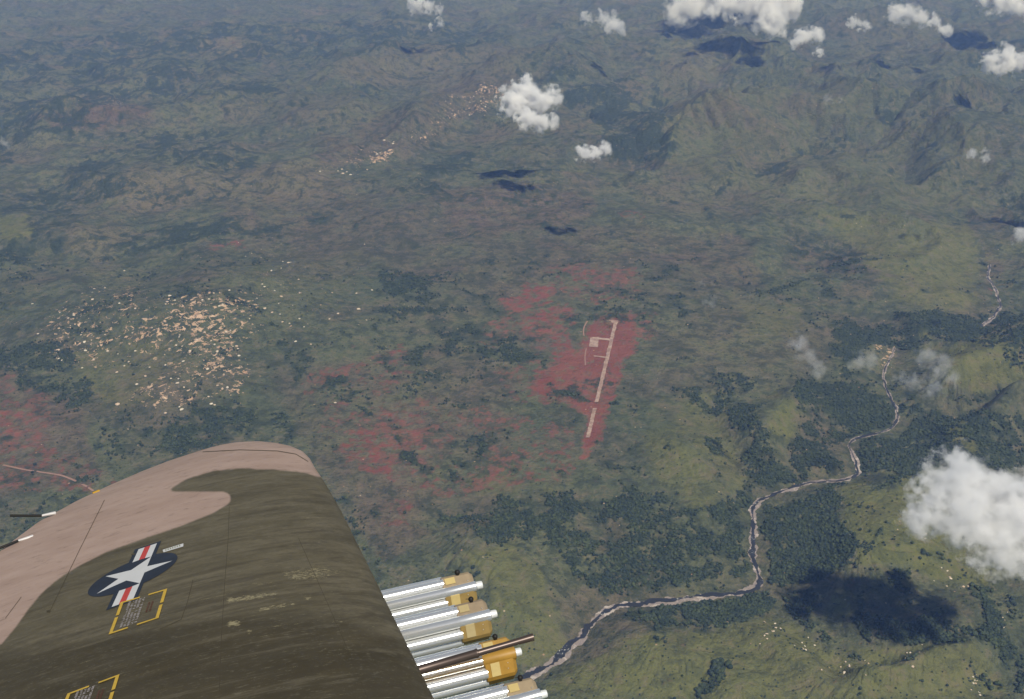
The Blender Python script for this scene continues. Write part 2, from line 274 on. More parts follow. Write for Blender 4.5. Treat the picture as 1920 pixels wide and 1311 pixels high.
def masks_at(P):                # P: n x 3 world points
    r = P @ RT; u = P @ UP; f = np.maximum(P @ FW, 1)
    px = 960 + F * r / f; py = 655.5 - F * u / f
    inside = np.clip((np.minimum(np.minimum(px + 60, 1980 - px), np.minimum(py + 40, 1370 - py))) / 60, 0, 1) * ((P @ FW) > 1)
    X, Y = P[:, 0], P[:, 1]; R = np.hypot(X, Y)
    k = 1.0         # ragged edges: look the outline up a little to the side
    sx = 24 * fbm(X / 420, Y / 420, 2, 61) + 15 * fbm(X / 110, Y / 110, 4, 60, .6); sy = 12 * fbm(X / 420, Y / 420, 2, 71) + 8 * fbm(X / 110, Y / 110, 4, 70, .6)
    vx_ = X + 180 * fbm(X / 500, Y / 500, 3, 161); vy_ = Y + 180 * fbm(X / 500, Y / 500, 3, 171)
    veins = .42 * np.clip(1 - np.abs(perlin(vx_ / 950, vy_ / 950, 181)) * 22, 0, 1) + .30 * np.clip(1 - np.abs(perlin(vx_ / 420, vy_ / 420, 191)) * 11, 0, 1) * (R > 2600)
    bigv = fbm(X / 330, Y / 330, 5, 130, .62); finev = fbm(X / 75, Y / 75, 4, 140, .65)
    calm = np.clip(seg_dist(X, Y, GL(RUNWAY)) / 350, .22, 1); dx = sx * calm; dy = sy * calm
    out = {}
    wild = 1 - inside
    for i, (n, m) in enumerate(M.items()):
        v = sample(m, px + dx, py + dy)
        if n == 'forest': v = v * .82 + .10 + veins + .42 * bigv * (1 - .3 * v) + .36 * finev
        elif n == 'red': v = v * .92 + (.30 * -bigv + .50 * fbm(X / 42, Y / 42, 4, 150, .7)) * np.clip(v * 3, 0, 1) * np.where(v > .9, .45, 1)
        if n == 'forest': v = v - .30 * sample(M['grass'], px + dx, py + dy)
        out[n] = v * inside + wild * np.clip(fbm(X / 900, Y / 900, 3, 80 + i) * (.9 if n in ('forest', 'grass') else .5), 0, 1)
    return out

# ------------------------------------------------------------------ terrain sheet
def terrain():
    ph = np.concatenate([np.linspace(-180, -44, 60), np.linspace(-43, -37.3, 24), np.linspace(-37, 37, 1300), np.linspace(37.3, 43, 24), np.linspace(44, 180, 60)])
    dep = np.concatenate([[2.6, 3.0, 3.6, 4.2, 4.8, 5.4, 6.0], np.linspace(6.3, 12, 230), np.linspace(12.04, 50, 800), np.linspace(51, 89.5, 40)])
    ph = np.radians(ph); r = CAM_H / np.tan(np.radians(dep))
    A, Rr = np.meshgrid(ph, r, indexing='ij'); X = (Rr * np.sin(A)).ravel(); Y = (Rr * np.cos(A)).ravel()
    H = height(X, Y); P = np.stack([X, Y, ZP + H], 1)
    mk = masks_at(P)
    # canopy of the woods lifts the sheet a few metres, lumpy
    fo = np.clip((mk['forest'] - .48) / .2, 0, 1)
    P[:, 2] += fo * (4 + 5 * fbm(X / 17, Y / 17, 2, 99)) * np.clip((np.minimum(seg_dist(X, Y, RV), seg_dist(X, Y, RVB)) - 22) / 20, 0, 1)
    o = mesh_obj('ground', P, grid_faces(len(ph), len(r))[:, ::-1], ground_mat())
    for k, v in mk.items(): attr(o, k, v)
    tag(o, kind='structure')
    return o

def ground_mat():
    t = NT('ground'); p = t.pos()
    def nz(scale, d=5, r=.6, dist=0, amp=3.2):      # noise spread to about 0..1
        return t.math('ADD', t.math('MULTIPLY', t.math('SUBTRACT', t.noise(p, scale, d, r, dist), .5), amp), .5, clamp=True)
    nX = nz(1 / 2600, 4); nL = nz(1 / 700, 6, .62); nM = nz(1 / 170, 6, .66, .15); nS = nz(1 / 48, 6, .7, .1); nT = nz(1 / 15, 4, .65); nP = nz(1 / 420, 6, .68, .3)
    A = {k: t.attr(k) for k in M}
    g = t.mix(nL, (.072, .092, .056), (.110, .124, .070))            # grass and scrub
    g = t.mix(t.math('MULTIPLY', t.step(nP, .3, 1.0), .60), g, (.108, .088, .074))     # mauve bare soil showing through
    g = t.mix(t.math('MULTIPLY', t.step(nX, .3, .8), .4), g, (.060, .082, .058))
    def fac(a, k1, k2, lo, hi, k3=0):
        x = t.math('ADD', a, t.math('MULTIPLY', t.math('SUBTRACT', nM, .5), k1)); x = t.math('ADD', x, t.math('MULTIPLY', t.math('SUBTRACT', nS, .5), k2))
        if k3: x = t.math('ADD', x, t.math('MULTIPLY', t.math('SUBTRACT', nT, .5), k3))
        return t.step(x, lo, hi)
    g = t.mix(t.math('MULTIPLY', fac(A['soil'], .7, .35, .05, 1.0), .62), g, (.120, .082, .072))
    g = t.mix(t.math('MULTIPLY', fac(A['tan'], .7, .4, .1, 1.1), .62), g, (.160, .138, .092))
    g = t.mix(t.math('MULTIPLY', fac(A['grass'], .6, .25, .05, 1.0), .85), g, t.mix(nM, (.105, .122, .040), (.150, .156, .062)))
    # scrub mottling everywhere, at three sizes
    keep = t.math('SUBTRACT', 1.0, t.math('MULTIPLY', A['grass'], .6), clamp=True)
    g = t.mix(t.math('MULTIPLY', t.math('MULTIPLY', t.step(nM, .50, .85), .60), keep), g, (.038, .056, .038))
    g = t.mix(t.math('MULTIPLY', t.math('MULTIPLY', t.step(nS, .50, .80), .60), t.math('ADD', keep, .15)), g, (.034, .048, .034))
    g = t.mix(t.math('MULTIPLY', t.step(nS, .40, .15), .30), g, (.180, .145, .108))
    g = t.mix(t.math('MULTIPLY', t.math('MULTIPLY', t.step(nT, .50, .85), .40), keep), g, (.032, .042, .028))
    red = t.mix(nM, (.145, .066, .052), (.205, .104, .078)); red = t.mix(t.math('MULTIPLY', t.step(nS, .3, .8), .6), red, (.118, .074, .056)); red = t.mix(t.step(A['red'], .85, 1.0), red, t.mix(nM, (.165, .056, .046), (.205, .080, .062)))
    g = t.mix(t.math('MULTIPLY', fac(A['red'], .35, .6, .30, .88, .35), .90), g, red)
    g = t.mix(t.math('MULTIPLY', fac(A['forest'], .35, .45, .36, .80, .25), .90), g, t.mix(nT, (.015, .026, .022), (.046, .066, .042)))
    # tiny bare specks: dry earth and stones
    vo = t.n('ShaderNodeTexVoronoi'); vo.inputs['Scale'].default_value = 1 / 22; t.l(p, vo.inputs['Vector']); sp = t.n('ShaderNodeSeparateColor'); t.l(vo.outputs['Color'], sp.inputs[0])
    spk = t.math('MULTIPLY', t.step(t.math('MULTIPLY', vo.outputs['Distance'], -1), -.17, -.10), t.math('GREATER_THAN', sp.outputs[0], t.math('SUBTRACT', .955, t.math('MULTIPLY', A['rock'], .55))))
    g = t.mix(t.math('MULTIPLY', spk, .75), g, t.mix(sp.outputs[1], (.34, .20, .13), (.46, .38, .29)))
    # pale sand and rock, broken up
    nR = t.math('ADD', t.math('MULTIPLY', t.math('SUBTRACT', t.noise(p, 1 / 30, 6, .74, .5), .5), 3.4), .5)
    x = t.math('ADD', t.math('MULTIPLY', A['rock'], .95), t.math('MULTIPLY', t.math('SUBTRACT', nR, .5), .75)); x = t.math('ADD', x, t.math('MULTIPLY', t.math('SUBTRACT', nM, .5), .25))
    g = t.mix(t.step(x, .90, 1.02), g, t.mix(nS, (.36, .24, .165), (.56, .44, .33)))
    hb = t.math('ADD', t.math('MULTIPLY', nS, 1), t.math('MULTIPLY', nT, .45))
    g = t.mix(1.0, g, (1.32, 1.23, 1.12), 'MULTIPLY')
    t.bsdf(g, .95, 0, .1, t.bump(hb, .9, 8.0))
    return t.m
ground = terrain()

# ------------------------------------------------------------------ river, gravel bed, airstrip
def resample(P, step):
    P = np.asarray(P); d = np.r_[0, np.cumsum(np.hypot(*np.diff(P, axis=0).T))]; s = np.arange(0, d[-1], step)
    q = np.stack([np.interp(s, d, P[:, 0]), np.interp(s, d, P[:, 1])], 1)
    k = np.ones(9) / 9; pad = np.pad(q, ((4, 4), (0, 0)), mode='edge')
    return np.stack([np.convolve(pad[:, i], k, 'valid') for i in (0, 1)], 1)
def ribbon(name, P, w0, w1, z, mat, step=4, seed=0, off=0, nx=9, jitter=.35):
    q = resample(P, step); T = np.gradient(q, axis=0); T /= np.linalg.norm(T, axis=1)[:, None] + 1e-9; N = np.stack([-T[:, 1], T[:, 0]], 1)
    s = np.arange(len(q)) * step; wd = np.interp(s, [0, s[-1]], [w0, w1])
    def jit(k): return 1 + jitter * 2 * fbm(s / 60 + 9.3 * k, s * 0 + seed * 3.1 + k, 5, seed + k, .65)
    wl = wd * np.clip(jit(1), .25, 2.2); wr = wd * np.clip(jit(2), .25, 2.2); c = q + N * (off * wd * fbm(s / 90, s * 0 + 5.5, 3, seed + 5))[:, None]
    u = np.linspace(0, 1, nx)[None, :]; lat = (-wr[:, None] + (wl + wr)[:, None] * u)
    V = np.empty((len(q), nx, 3)); V[..., :2] = c[:, None, :] + N[:, None, :] * lat[..., None]; V[..., 2] = z
    return mesh_obj(name, V.reshape(-1, 3), grid_faces(len(q), nx)[:, ::-1], mat, smooth=False)
def gravel_mat():
    t = NT('river gravel'); p = t.pos(); a = t.noise(p, 1 / 14, 5, .7); b = t.noise(p, 1 / 40, 4, .6, 1)
    c = t.mix(a, (.10, .085, .08), (.42, .35, .30)); c = t.mix(t.step(b, .5, .62), c, (.45, .39, .34))
    t.bsdf(c, .9, 0, .2, t.bump(a, .6, 3)); return t.m
def water_mat():
    t = NT('river water'); p = t.pos(); a = t.noise(p, 1 / 8, 5, .7, .6); b = t.noise(p, 1 / 70, 3, .5)
    f = t.math('MULTIPLY', t.step(a, .56, .66), t.step(b, .48, .62))
    t.bsdf(t.mix(f, (.030, .032, .034), (.6, .6, .58)), .35, 0, .3); return t.m
gm, wm = gravel_mat(), water_mat()
zr = ZP + RIVER_H
for P, w0, w1, sd in ((RV, 15, 4.6, 3), (RVB, 8, 6, 8)):
    tag(ribbon('river_bed', P, w0, w1, zr + .8, gm, seed=sd, jitter=.4), kind='structure')
    tag(ribbon('river', P, w0 * .52, w1 * .4, zr + 1.4, wm, seed=sd + 20, off=.9, jitter=.75, nx=5), kind='structure')

def sheet(name, polys, mat, lift):
    V = []; Fc = []
    for pts in polys:
        p = GL(pts); z = height(p[:, 0], p[:, 1]); b = len(V)
        V += [(x, y, ZP + h + lift) for (x, y), h in zip(p, z)]; Fc.append(list(range(b, b + len(p)))[::-1])
    return tag(mesh_obj(name, V, Fc, mat, smooth=False), kind='structure')
def strip_px(x0, y0, x1, y1, w, n=70):     # worn, slightly uneven shoulders
    out = []; a = np.array([x0, y0]); b = np.array([x1, y1]); d = b - a; j = np.random.RandomState(4); wl = w / 2 + .55 * j.randn(n + 1) * .8; wr = w / 2 + .55 * j.randn(n + 1) * .8
    for i in range(n):
        p, q = a + d * i / n, a + d * (i + 1) / n; out.append([(p[0] - wl[i], p[1]), (p[0] + wr[i], p[1]), (q[0] + wr[i + 1], q[1]), (q[0] - wl[i + 1], q[1])])
    return out
def strip_mat():
    t = NT('airstrip laterite'); p = t.pos(); a = t.noise(p, 1 / 25, 5, .65)
    b = t.noise(p, 1 / 9, 5, .7)
    c = t.mix(t.step(a, .35, .65), (.27, .175, .135), (.42, .31, .25)); t.bsdf(t.mix(t.math('MULTIPLY', t.step(b, .5, .68), .6), c, (.22, .12, .09)), .95, 0, .1); return t.m
sm = strip_mat()
sheet('runway', strip_px(1155, 603, 1118.5, 756, 7) + strip_px(1115, 767, 1102, 822, 7.5) + [[(1137.5,601),(1159,603),(1158.5,608),(1137.5,607)]], sm, 2.2)
sheet('taxiway', strip_px(1148.5, 633.5, 1150, 633.5, .1, 1)[:0] + [[(1121,634.5),(1146,637),(1145,640.5),(1121,638)], [(1113,668),(1139,670.5),(1138,673.5),(1113,670)]], sm, 1.4)
sheet('apron', [[(1107,634),(1123,633.5),(1121,653),(1104,652)]], sm, 2.0)
def road_mat():
    t = NT('dirt road'); p = t.pos(); t.bsdf(t.mix(t.noise(p, 1 / 20, 4), (.25, .15, .11), (.34, .22, .17)), .95, 0, .1); return t.m
rm = road_mat()
for pts, w in (([(0,872),(60,884),(120,892),(150,905),(180,922)], 3.2), ([(1096,634),(1092,622),(1099,606),(1104,600)], 2.6), ([(1100,652),(1096,668),(1098,690)], 2.0)):
    P = resample(GL(pts), 12); T = np.gradient(P, axis=0); T /= np.linalg.norm(T, axis=1)[:, None] + 1e-9; N = np.stack([-T[:, 1], T[:, 0]], 1)
    A_, B_ = P + N * w * 1.2, P - N * w * 1.2; V = np.stack([np.c_[A_, ZP + height(*A_.T) + 1.2], np.c_[B_, ZP + height(*B_.T) + 1.2]], 1)
    tag(mesh_obj('dirt_road', V.reshape(-1, 3), grid_faces(len(P), 2)[:, ::-1], rm, smooth=False), kind='structure')

# ------------------------------------------------------------------ woods: crowns as one mass
rs = np.random.RandomState(5)
def ico(sub=0):
    t = (1 + 5 ** .5) / 2
    v = [(-1,t,0),(1,t,0),(-1,-t,0),(1,-t,0),(0,-1,t),(0,1,t),(0,-1,-t),(0,1,-t),(t,0,-1),(t,0,1),(-t,0,-1),(-t,0,1)]
    f = [(0,11,5),(0,5,1),(0,1,7),(0,7,10),(0,10,11),(1,5,9),(5,11,4),(11,10,2),(10,7,6),(7,1,8),(3,9,4),(3,4,2),(3,2,6),(3,6,8),(3,8,9),(4,9,5),(2,4,11),(6,2,10),(8,6,7),(9,8,1)]
    v = [np.array(q) / np.linalg.norm(q) for q in v]
    for _ in range(sub):
        c = {}; nf = []
        def mid(a, b):
            k = (min(a, b), max(a, b))
            if k not in c: m = v[a] + v[b]; v.append(m / np.linalg.norm(m)); c[k] = len(v) - 1
            return c[k]
        for a, b, d in f:
            x, y, z = mid(a, b), mid(b, d), mid(d, a); nf += [(a, x, z), (b, y, x), (d, z, y), (x, y, z)]
        f = nf
    return np.array(v), np.array(f)
def crown_mat():
    t = NT('tree crowns'); r = t.attr('tint'); p = t.pos(); n = t.noise(p, 1 / 60, 3)
    c = t.mix(r, (.024, .038, .025), (.080, .100, .050)); c = t.mix(t.math('MULTIPLY', t.step(n, .4, .62), .6), c, (.026, .040, .034)); t.bsdf(c, .95, 0, .1); return t.m
def scatter_crowns(name, X, Y, rad, zoff=0.0):
    v0, f0 = ico(0); n = len(X); Z = ZP + height(X, Y)
    V = v0[None] * (1 + .35 * (rs.rand(n, 12, 1) - .5)) * rad[:, None, None] * np.array([1, 1, .85])
    V[..., 0] += X[:, None]; V[..., 1] += Y[:, None]; V[..., 2] += (Z + rad * .5 + zoff)[:, None]
    Fc = (f0[None] + (np.arange(n) * 12)[:, None, None]).reshape(-1, 3)
    o = mesh_obj(name, V.reshape(-1, 3), Fc, CM); attr(o, 'tint', np.repeat(rs.rand(n), 12)); return o
CM = crown_mat()
def candidates(n, y0, y1, x0=0, x1=1920):
    px = rs.uniform(x0, x1, n); py = rs.uniform(y0, y1, n); R_ = np.stack([ray(a, b) for a, b in zip(px, py)]); t = ZP / R_[:, 2]; P = R_ * t[:, None]
    return P[:, 0], P[:, 1]
X, Y = candidates(210000, 480, 1340, 0, 1960)
P = np.stack([X, Y, ZP + height(X, Y)], 1); mk = masks_at(P)
q = mk['forest'] + .10 * rs.randn(len(X)) - .25 * np.clip(mk['red'], 0, 1)
dr = np.minimum(seg_dist(X, Y, RV), seg_dist(X, Y, RVB)); ok = (q > .60) & (dr > 19)
sp_ = (~ok) & (rs.rand(len(X)) < .012 + .06 * np.clip(fbm(X / 90, Y / 90, 3, 33), 0, 1)) & (dr > 26) & (mk['red'] < .4) & (seg_dist(X, Y, GL(RUNWAY)) > 60)
rad = np.where(ok, 2.8 + 3.6 * rs.rand(len(X)) ** 2, 2.0 + 2.4 * rs.rand(len(X)))
w = scatter_crowns('forest', X[ok], Y[ok], rad[ok], 3.0); tag(w, 'dense dark green woods filling the river valley and gullies', 'forest', kind='stuff')
w = scatter_crowns('scrub', X[sp_], Y[sp_], rad[sp_] * .8); tag(w, 'small dark bushes dotted thinly over the open grassland', 'scrub', kind='stuff')
tx, ty = G(1353, 1255)[:2]; k = 26; aa = rs.rand(k) * 6.28; rr_ = np.sqrt(rs.rand(k)) * 24
w = scatter_crowns('tree_clump', tx + rr_ * np.cos(aa), ty + rr_ * np.sin(aa), 6 + 4 * rs.rand(k)); tag(w, 'round dark clump of trees alone on the bright grass below the river', 'tree clump')

# ------------------------------------------------------------------ boulders
def boulder_mat():
    t = NT('pale rock'); p = t.pos(obj=True); a = t.noise(p, .4, 5, .6); i = t.n('ShaderNodeObjectInfo').outputs['Random']
    t.bsdf(t.mix(a, t.mix(i, (.50, .36, .25), (.60, .53, .42)), t.mix(i, (.60, .46, .34), (.72, .66, .55))), .9, 0, .2); return t.m
BM = boulder_mat(); v1, f1 = ico(1); protos = []
for k in range(6):
    v = v1 * (1 + .35 * (rs.rand(len(v1), 1) - .5)) * np.array([1, .8 + .4 * rs.rand(), .55 + .2 * rs.rand()]); me = mesh_obj('boulder', v, f1, BM, smooth=False); protos.append(me)
first = [True] * 6
def put_boulder(px, py, size, label, group):
    k = rs.randint(6); src = protos[k]
    if first[k]: o = src; first[k] = False
    else: o = src.copy(); col.objects.link(o)
    p = G(px, py); 
    for _ in range(4): p = G(px, py, float(height(p[0], p[1])))
    o.location = (p[0], p[1], p[2] + size * .15); o.scale = (size * rs.uniform(.8, 1.5), size * rs.uniform(.7, 1.2), size * rs.uniform(.7, 1)); o.rotation_euler = (0, 0, rs.rand() * 6.28)
    return tag(o, label, 'boulder', group)
n = 0
while n < 165:
    px, py = rs.uniform(60, 720), rs.uniform(450, 790); d = sample(M['rock'], np.array([px]), np.array([py]))[0]
    if rs.rand() < d ** 1.3 + .035:
        reg = ('pale boulder in the thin scatter on open scrub right of the rocky hill' if px > 500 else 'pale boulder in the loose scatter on the left flank of the rocky hill' if px < 280 else 'pale boulder along the foot of the rocky hill, just above the wing' if py > 690 else 'pale boulder packed among many on the crest of the rocky hill')
        put_boulder(px, py, rs.uniform(2.6, 5.2) + 2.5 * rs.rand() ** 4, reg, 'boulders: ' + reg[13:]); n += 1
for cx, cy_, s, k, where in ((1440,1190,28,10,'on the grass just below the river junction'),(1515,1210,18,7,'in the tight cluster left of the cloud shadow foot'),(1780,1090,30,8,'below the large cloud, right of its shadow'),(1870,1160,30,9,'near the right edge beside the dark gully'),
                            (1600,1250,30,8,'around the largest pale rock near the bottom'),(1820,1280,30,10,'in the bottom right corner of the photo'),(1720,1225,25,6,'just under the black cloud shadow'),(1730,1010,30,5,'under the left part of the large cloud')):
    for _ in range(k):
        put_boulder(cx + rs.randn() * s * .6, cy_ + rs.randn() * s * .4, rs.uniform(1.6, 3.4), f'small orange-tan rock {where}', 'rocks ' + where)
n = 0
while n < 60:
    q_ = rs.rand(); px, py = 620 + 350 * q_ + rs.randn() * 22, 325 - 165 * q_ + rs.randn() * 9
    put_boulder(px, py, rs.uniform(4.5, 8.5), 'pale outcrop in the line of rocks along the far ridge left of the bright cloud', 'outcrops along the far ridge'); n += 1
put_boulder(1583, 1262, 5.2, 'largest pale orange rock alone on the grass near the bottom edge', 'single rocks on the grass')

# ------------------------------------------------------------------ clouds
def cloud(px, py, lobes, label, dens=.03, cut=.40, seed=0, shape='cumulus_cloud', zc=.27, group=None, thin=1.0):
    """lobes: (dx, dy, radius, dz) in pixels of the photograph about (px, py), turned into metres at the cloud's own height"""
    base = CAM_H * zc; C = G(px, py, base); s = np.linalg.norm(C) / F
    L_ = []
    for dx, dy, r, dz in lobes:
        dz = dz + (-dy * .62 if py > 100 or dy > 0 else 0); dy = dy * .5
        q = G(px + dx, py + dy, base); L_.append((q[0] - C[0], q[1] - C[1], dz * s, r * s))
    t = NT('cloud vapour'); tc = t.n('ShaderNodeTexCoord').outputs['Object']
    mx = None
    # warp the coordinate so the lobes get billowed outlines
    nz = t.n('ShaderNodeTexNoise'); nz.inputs['Scale'].default_value = 1 / (19 * s * (1.5 if px > 1700 and py > 800 else 1)); nz.inputs['Detail'].default_value = 5; nz.inputs['Roughness'].default_value = .62
    of = t.n('ShaderNodeMapping'); of.inputs['Location'].default_value = (seed * 311, seed * 97, 0); t.l(tc, of.inputs[0]); t.l(of.outputs[0], nz.inputs['Vector'])
    sb = t.n('ShaderNodeVectorMath', operation='SUBTRACT'); t.l(nz.outputs['Color'], sb.inputs[0]); sb.inputs[1].default_value = (.5, .5, .5)
    scv = t.n('ShaderNodeVectorMath', operation='SCALE'); t.l(sb.outputs[0], scv.inputs[0]); scv.inputs['Scale'].default_value = 62 * s * thin * (1.7 if px > 1700 and py > 800 else .8)
    ad = t.n('ShaderNodeVectorMath', operation='ADD'); t.l(tc, ad.inputs[0]); t.l(scv.outputs[0], ad.inputs[1])
    for (x, y, z, r) in L_:
        ds = t.n('ShaderNodeVectorMath', operation='DISTANCE'); t.l(ad.outputs[0], ds.inputs[0]); ds.inputs[1].default_value = (x, y, z)
        v = t.math('SUBTRACT', 1.0, t.math('DIVIDE', ds.outputs['Value'], r)); mx = v if mx is None else t.math('MAXIMUM', mx, v)
    den = t.math('MULTIPLY', t.step(t.math('ADD', mx, t.math('MULTIPLY', t.math('SUBTRACT', nz.outputs[0], .5), 2.9)), 0.04, .66), dens)
    pv = t.n('ShaderNodeVolumePrincipled'); pv.inputs['Color'].default_value = (1, 1, 1, 1); pv.inputs['Anisotropy'].default_value = 0
    t.l(den, pv.inputs['Density']); t.l(pv.outputs[0], t.out.inputs['Volume'])
    # hull: the lobes' spheres, merged, sampled on one closed shell per lobe joined by a remesh
    vv, ff = ico(2); V = []; Fc = []
    for (x, y, z, r) in L_:
        b = len(V) * len(vv); V.append(vv * r * 1.45 + np.array([x, y, z])); Fc.append(ff + b)
    o = mesh_obj('cloud', np.concatenate(V), np.concatenate(Fc), t.m)
    if len(L_) > 1:
        rmod = o.modifiers.new('merge', 'REMESH'); rmod.mode = 'VOXEL'; rmod.voxel_size = min(r for *_, r in L_) * .35
    o.location = C
    t.m.cycles.volume_step_rate = 1.0
    return tag(o, label, 'cloud', group)
CLOUDS = [
 (1848,962,[(-95,-20,40,0),(-60,-60,50,4),(-40,0,60,4),(0,-40,45,0),(10,30,50,0),(40,70,42,0),(60,-10,60,6),(90,40,50,0),(110,-40,50,4),(120,80,40,0),(165,20,55,0),(-120,10,30,0)],'large white cloud cut by the right edge above its black shadow',.055,1),
 (1000,198,[(-35,-5,28,0),(-15,-20,26,4),(10,-5,26,2),(40,-12,20,0),(-10,22,20,0),(15,30,18,0),(38,28,13,0)],'bright white cloud over the valley above the middle of the photo',.09,2),
 (1115,285,[(-20,0,16,0),(5,2,14,0),(20,-3,15,0)],'small faint white cloud below the bright cloud over the valley',.08,3),
 (1435,12,[(-70,-5,24,0),(-35,0,26,0),(0,5,34,4),(20,25,26,0),(40,-10,32,0),(-95,8,14,0)],'largest white cloud at the top edge, right of centre, over a wide shadow',.06,4),
 (1512,70,[(-22,4,13,0),(0,0,17,2),(20,-2,15,0)],'oval white cloud just below the big top-edge cloud',.05,5),
 (1536,98,[(0,0,10,0)],'tiny round white puff under the oval cloud near the top',.05,6),
 (1614,42,[(-10,-3,12,0),(10,5,12,0)],'small leaning white cloud between two larger clouds at the top',.035,7),
 (1722,28,[(-42,-10,17,0),(-20,-2,17,0),(5,5,14,0),(30,12,14,0),(55,22,12,0)],'long diagonal ragged cloud near the top right corner',.035,8),
 (1888,115,[(-32,2,16,0),(-5,0,22,2),(22,2,20,0),(45,5,18,0)],'flat-based white cloud touching the right edge near the top',.06,9),
 (1895,8,[(-20,-5,16,0),(8,2,18,0),(30,8,14,0),(-25,-45,30,0),(15,-50,34,0),(50,-30,28,0)],'cloud cut off in the top right corner',.06,10),
 (1140,40,[(-38,-8,12,0),(-8,-14,14,0),(10,4,18,0),(25,12,13,0)],'ragged thin cloud at the top, left of the largest top-edge cloud',.026,11),
 (803,14,[(-20,-2,15,0),(0,-6,15,0),(20,2,12,0),(22,24,8,0),(8,30,6,0)],'curled white cloud at the top edge, left of centre',.035,12),
 (1835,291,[(-14,-4,11,0),(10,3,13,0)],'faint small cloud at the right edge above the grassy slopes',.03,13),
 (1522,668,[(-24,-24,20,0),(-5,2,20,0),(20,24,18,0)],'thin smoky cloud on the grass left of the river bend',.010,14),
 (1622,676,[(-10,0,18,0),(14,-2,18,0)],'thin cloud lying just left of the pale rapids',.009,15),
 (1740,700,[(-5,-28,22,0),(25,-15,24,0),(42,8,22,0),(10,22,22,0),(-25,14,18,0),(-50,10,14,0)],'ring-shaped thin cloud right of the pale rapids',.009,16),
 (1326,532,[(-8,0,9,0),(9,0,8,0)],'upper of two faint wisps right of the airstrip',.006,17),
 (1333,562,[(0,0,13,0)],'lower of two faint wisps right of the airstrip',.006,18),
 (1912,440,[(0,0,15,0),(14,-8,15,0)],'pinkish wisp at the right edge halfway up',.02,19),
 (12,268,[(0,0,10,0)],'tiny wisp at the left edge of the photo',.012,20),
 (1565,186,[(-8,0,9,0),(9,0,9,0)],'faint wisp over the hills below the small puff',.006,21),
 (1370,-50,[(-80,50,30,0),(-45,20,46,0),(0,0,56,0),(50,0,52,0),(90,10,46,0),(20,-60,50,0),(-40,-50,44,0)],'cloud mostly beyond the top edge that throws the wide blue shadow',.09,22),
 (2045,262,[(-30,0,26,0),(0,0,30,0),(35,5,26,0)],'cloud just beyond the right edge that throws the small dark shadow there',.06,23),
]
for c in CLOUDS:
    x, y, lo, lb, dn, sd = c
    cloud(x, y, lo, lb, dens=dn, seed=sd, thin=1.0 if dn > .012 else 1.2, group=None)

# ------------------------------------------------------------------ haze
bz = bpy.data.meshes.new('haze'); e0 = 60000.0
def box(name, lo, hi, mat):
    x0, y0, z0 = lo; x1, y1, z1 = hi
    v = [(x0,y0,z0),(x1,y0,z0),(x1,y1,z0),(x0,y1,z0),(x0,y0,z1),(x1,y0,z1),(x1,y1,z1),(x0,y1,z1)]
    f = [(0,3,2,1),(4,5,6,7),(0,1,5,4),(1,2,6,5),(2,3,7,6),(3,0,4,7)]
    return mesh_obj(name, v, f, mat, smooth=False)
ht = NT('haze air'); pv = ht.n('ShaderNodeVolumePrincipled'); pv.inputs['Color'].default_value = (.27, .45, 1.0, 1); pv.inputs['Density'].default_value = 3.9e-5
pv.inputs['Absorption Color'].default_value = (1, 1, 1, 1); ht.l(pv.outputs[0], ht.out.inputs['Volume'])
zlow = -CAM_H - 400
tag(box('haze', (-e0, -e0, zlow), (e0, e0, 12.0), ht.m), kind='stuff')

#AIRCRAFT
# ------------------------------------------------------------------ aircraft: axes from the eye. X forward, Y out along the left wing, Z up
KS = 2.2 / 1.4; EYE_H = 2.2
def _axes(vx=500., vy=300., s_=.24):
    a = np.array([vx - 960, 655.5 - vy, F]); X_ = (F * F + a[1] * (s_ * 160 - 545)) / (-a[0] - a[1] * s_); Y_ = s_ * (X_ + 160) - 545
    c = np.array([X_, Y_, F]); c /= np.linalg.norm(c); a /= np.linalg.norm(a); n = np.cross(c, a); n = n if n[1] > 0 else -n
    return c, a, n / np.linalg.norm(n)
AC, AS, AN = [c2w(v) for v in _axes()]
ORG = -EYE_H * AN                                          # foot of the eye on the wing's chord plane
AM = Matrix(((AC[0], AS[0], AN[0], ORG[0]), (AC[1], AS[1], AN[1], ORG[1]), (AC[2], AS[2], AN[2], ORG[2]), (0, 0, 0, 1)))
def loc(px, py, z=0.0):         # aircraft coordinates where the sight line meets the height z
    r = ray(px, py); t = -(EYE_H - z) / (r @ AN); P = r * t; return np.array([P @ AC, P @ AS, z])
def loc_s(px, py, s):           # ... where it meets the station s of the span
    r = ray(px, py); t = s / (r @ AS); P = r * t; return np.array([P @ AC, s, P @ AN + EYE_H])
LEs = np.array([.9,1.6,2.33,2.68,3.15,3.84,4.25,4.47,4.62,4.74,4.84,4.94,5.03,5.11,5.16,5.175]) * KS
LEc = np.array([.30,.235,.17,.14,.10,.04,-.005,-.035,-.05,-.075,-.115,-.175,-.245,-.34,-.44,-.53]) * KS
TEs = np.array([.9,2.0,3.95,4.25,4.50,4.70,4.86,4.99,5.08,5.14,5.175]) * KS
TEc = np.array([-1.62,-1.52,-1.36,-1.32,-1.24,-1.12,-.99,-.86,-.75,-.64,-.53]) * KS
def shape(x):
    x = np.clip(x, 0, 1); return 5 * (.2969 * np.sqrt(x) - .126 * x - .3516 * x ** 2 + .2843 * x ** 3 - .1036 * x ** 4)
def surf(c, s):
    le = np.interp(s, LEs, LEc); te = np.interp(s, TEs, TEc); ch = np.maximum(le - te, 1e-4)
    return .135 * ch * shape((le - c) / ch)
def on_wing(px, py, lift=.0):
    z = 0.0
    for _ in range(12):
        p = loc(px, py, z); z = .5 * z + .5 * float(surf(p[0], p[1]))
    p = loc(px, py, z); p[2] = float(surf(p[0], p[1])) + lift; return p

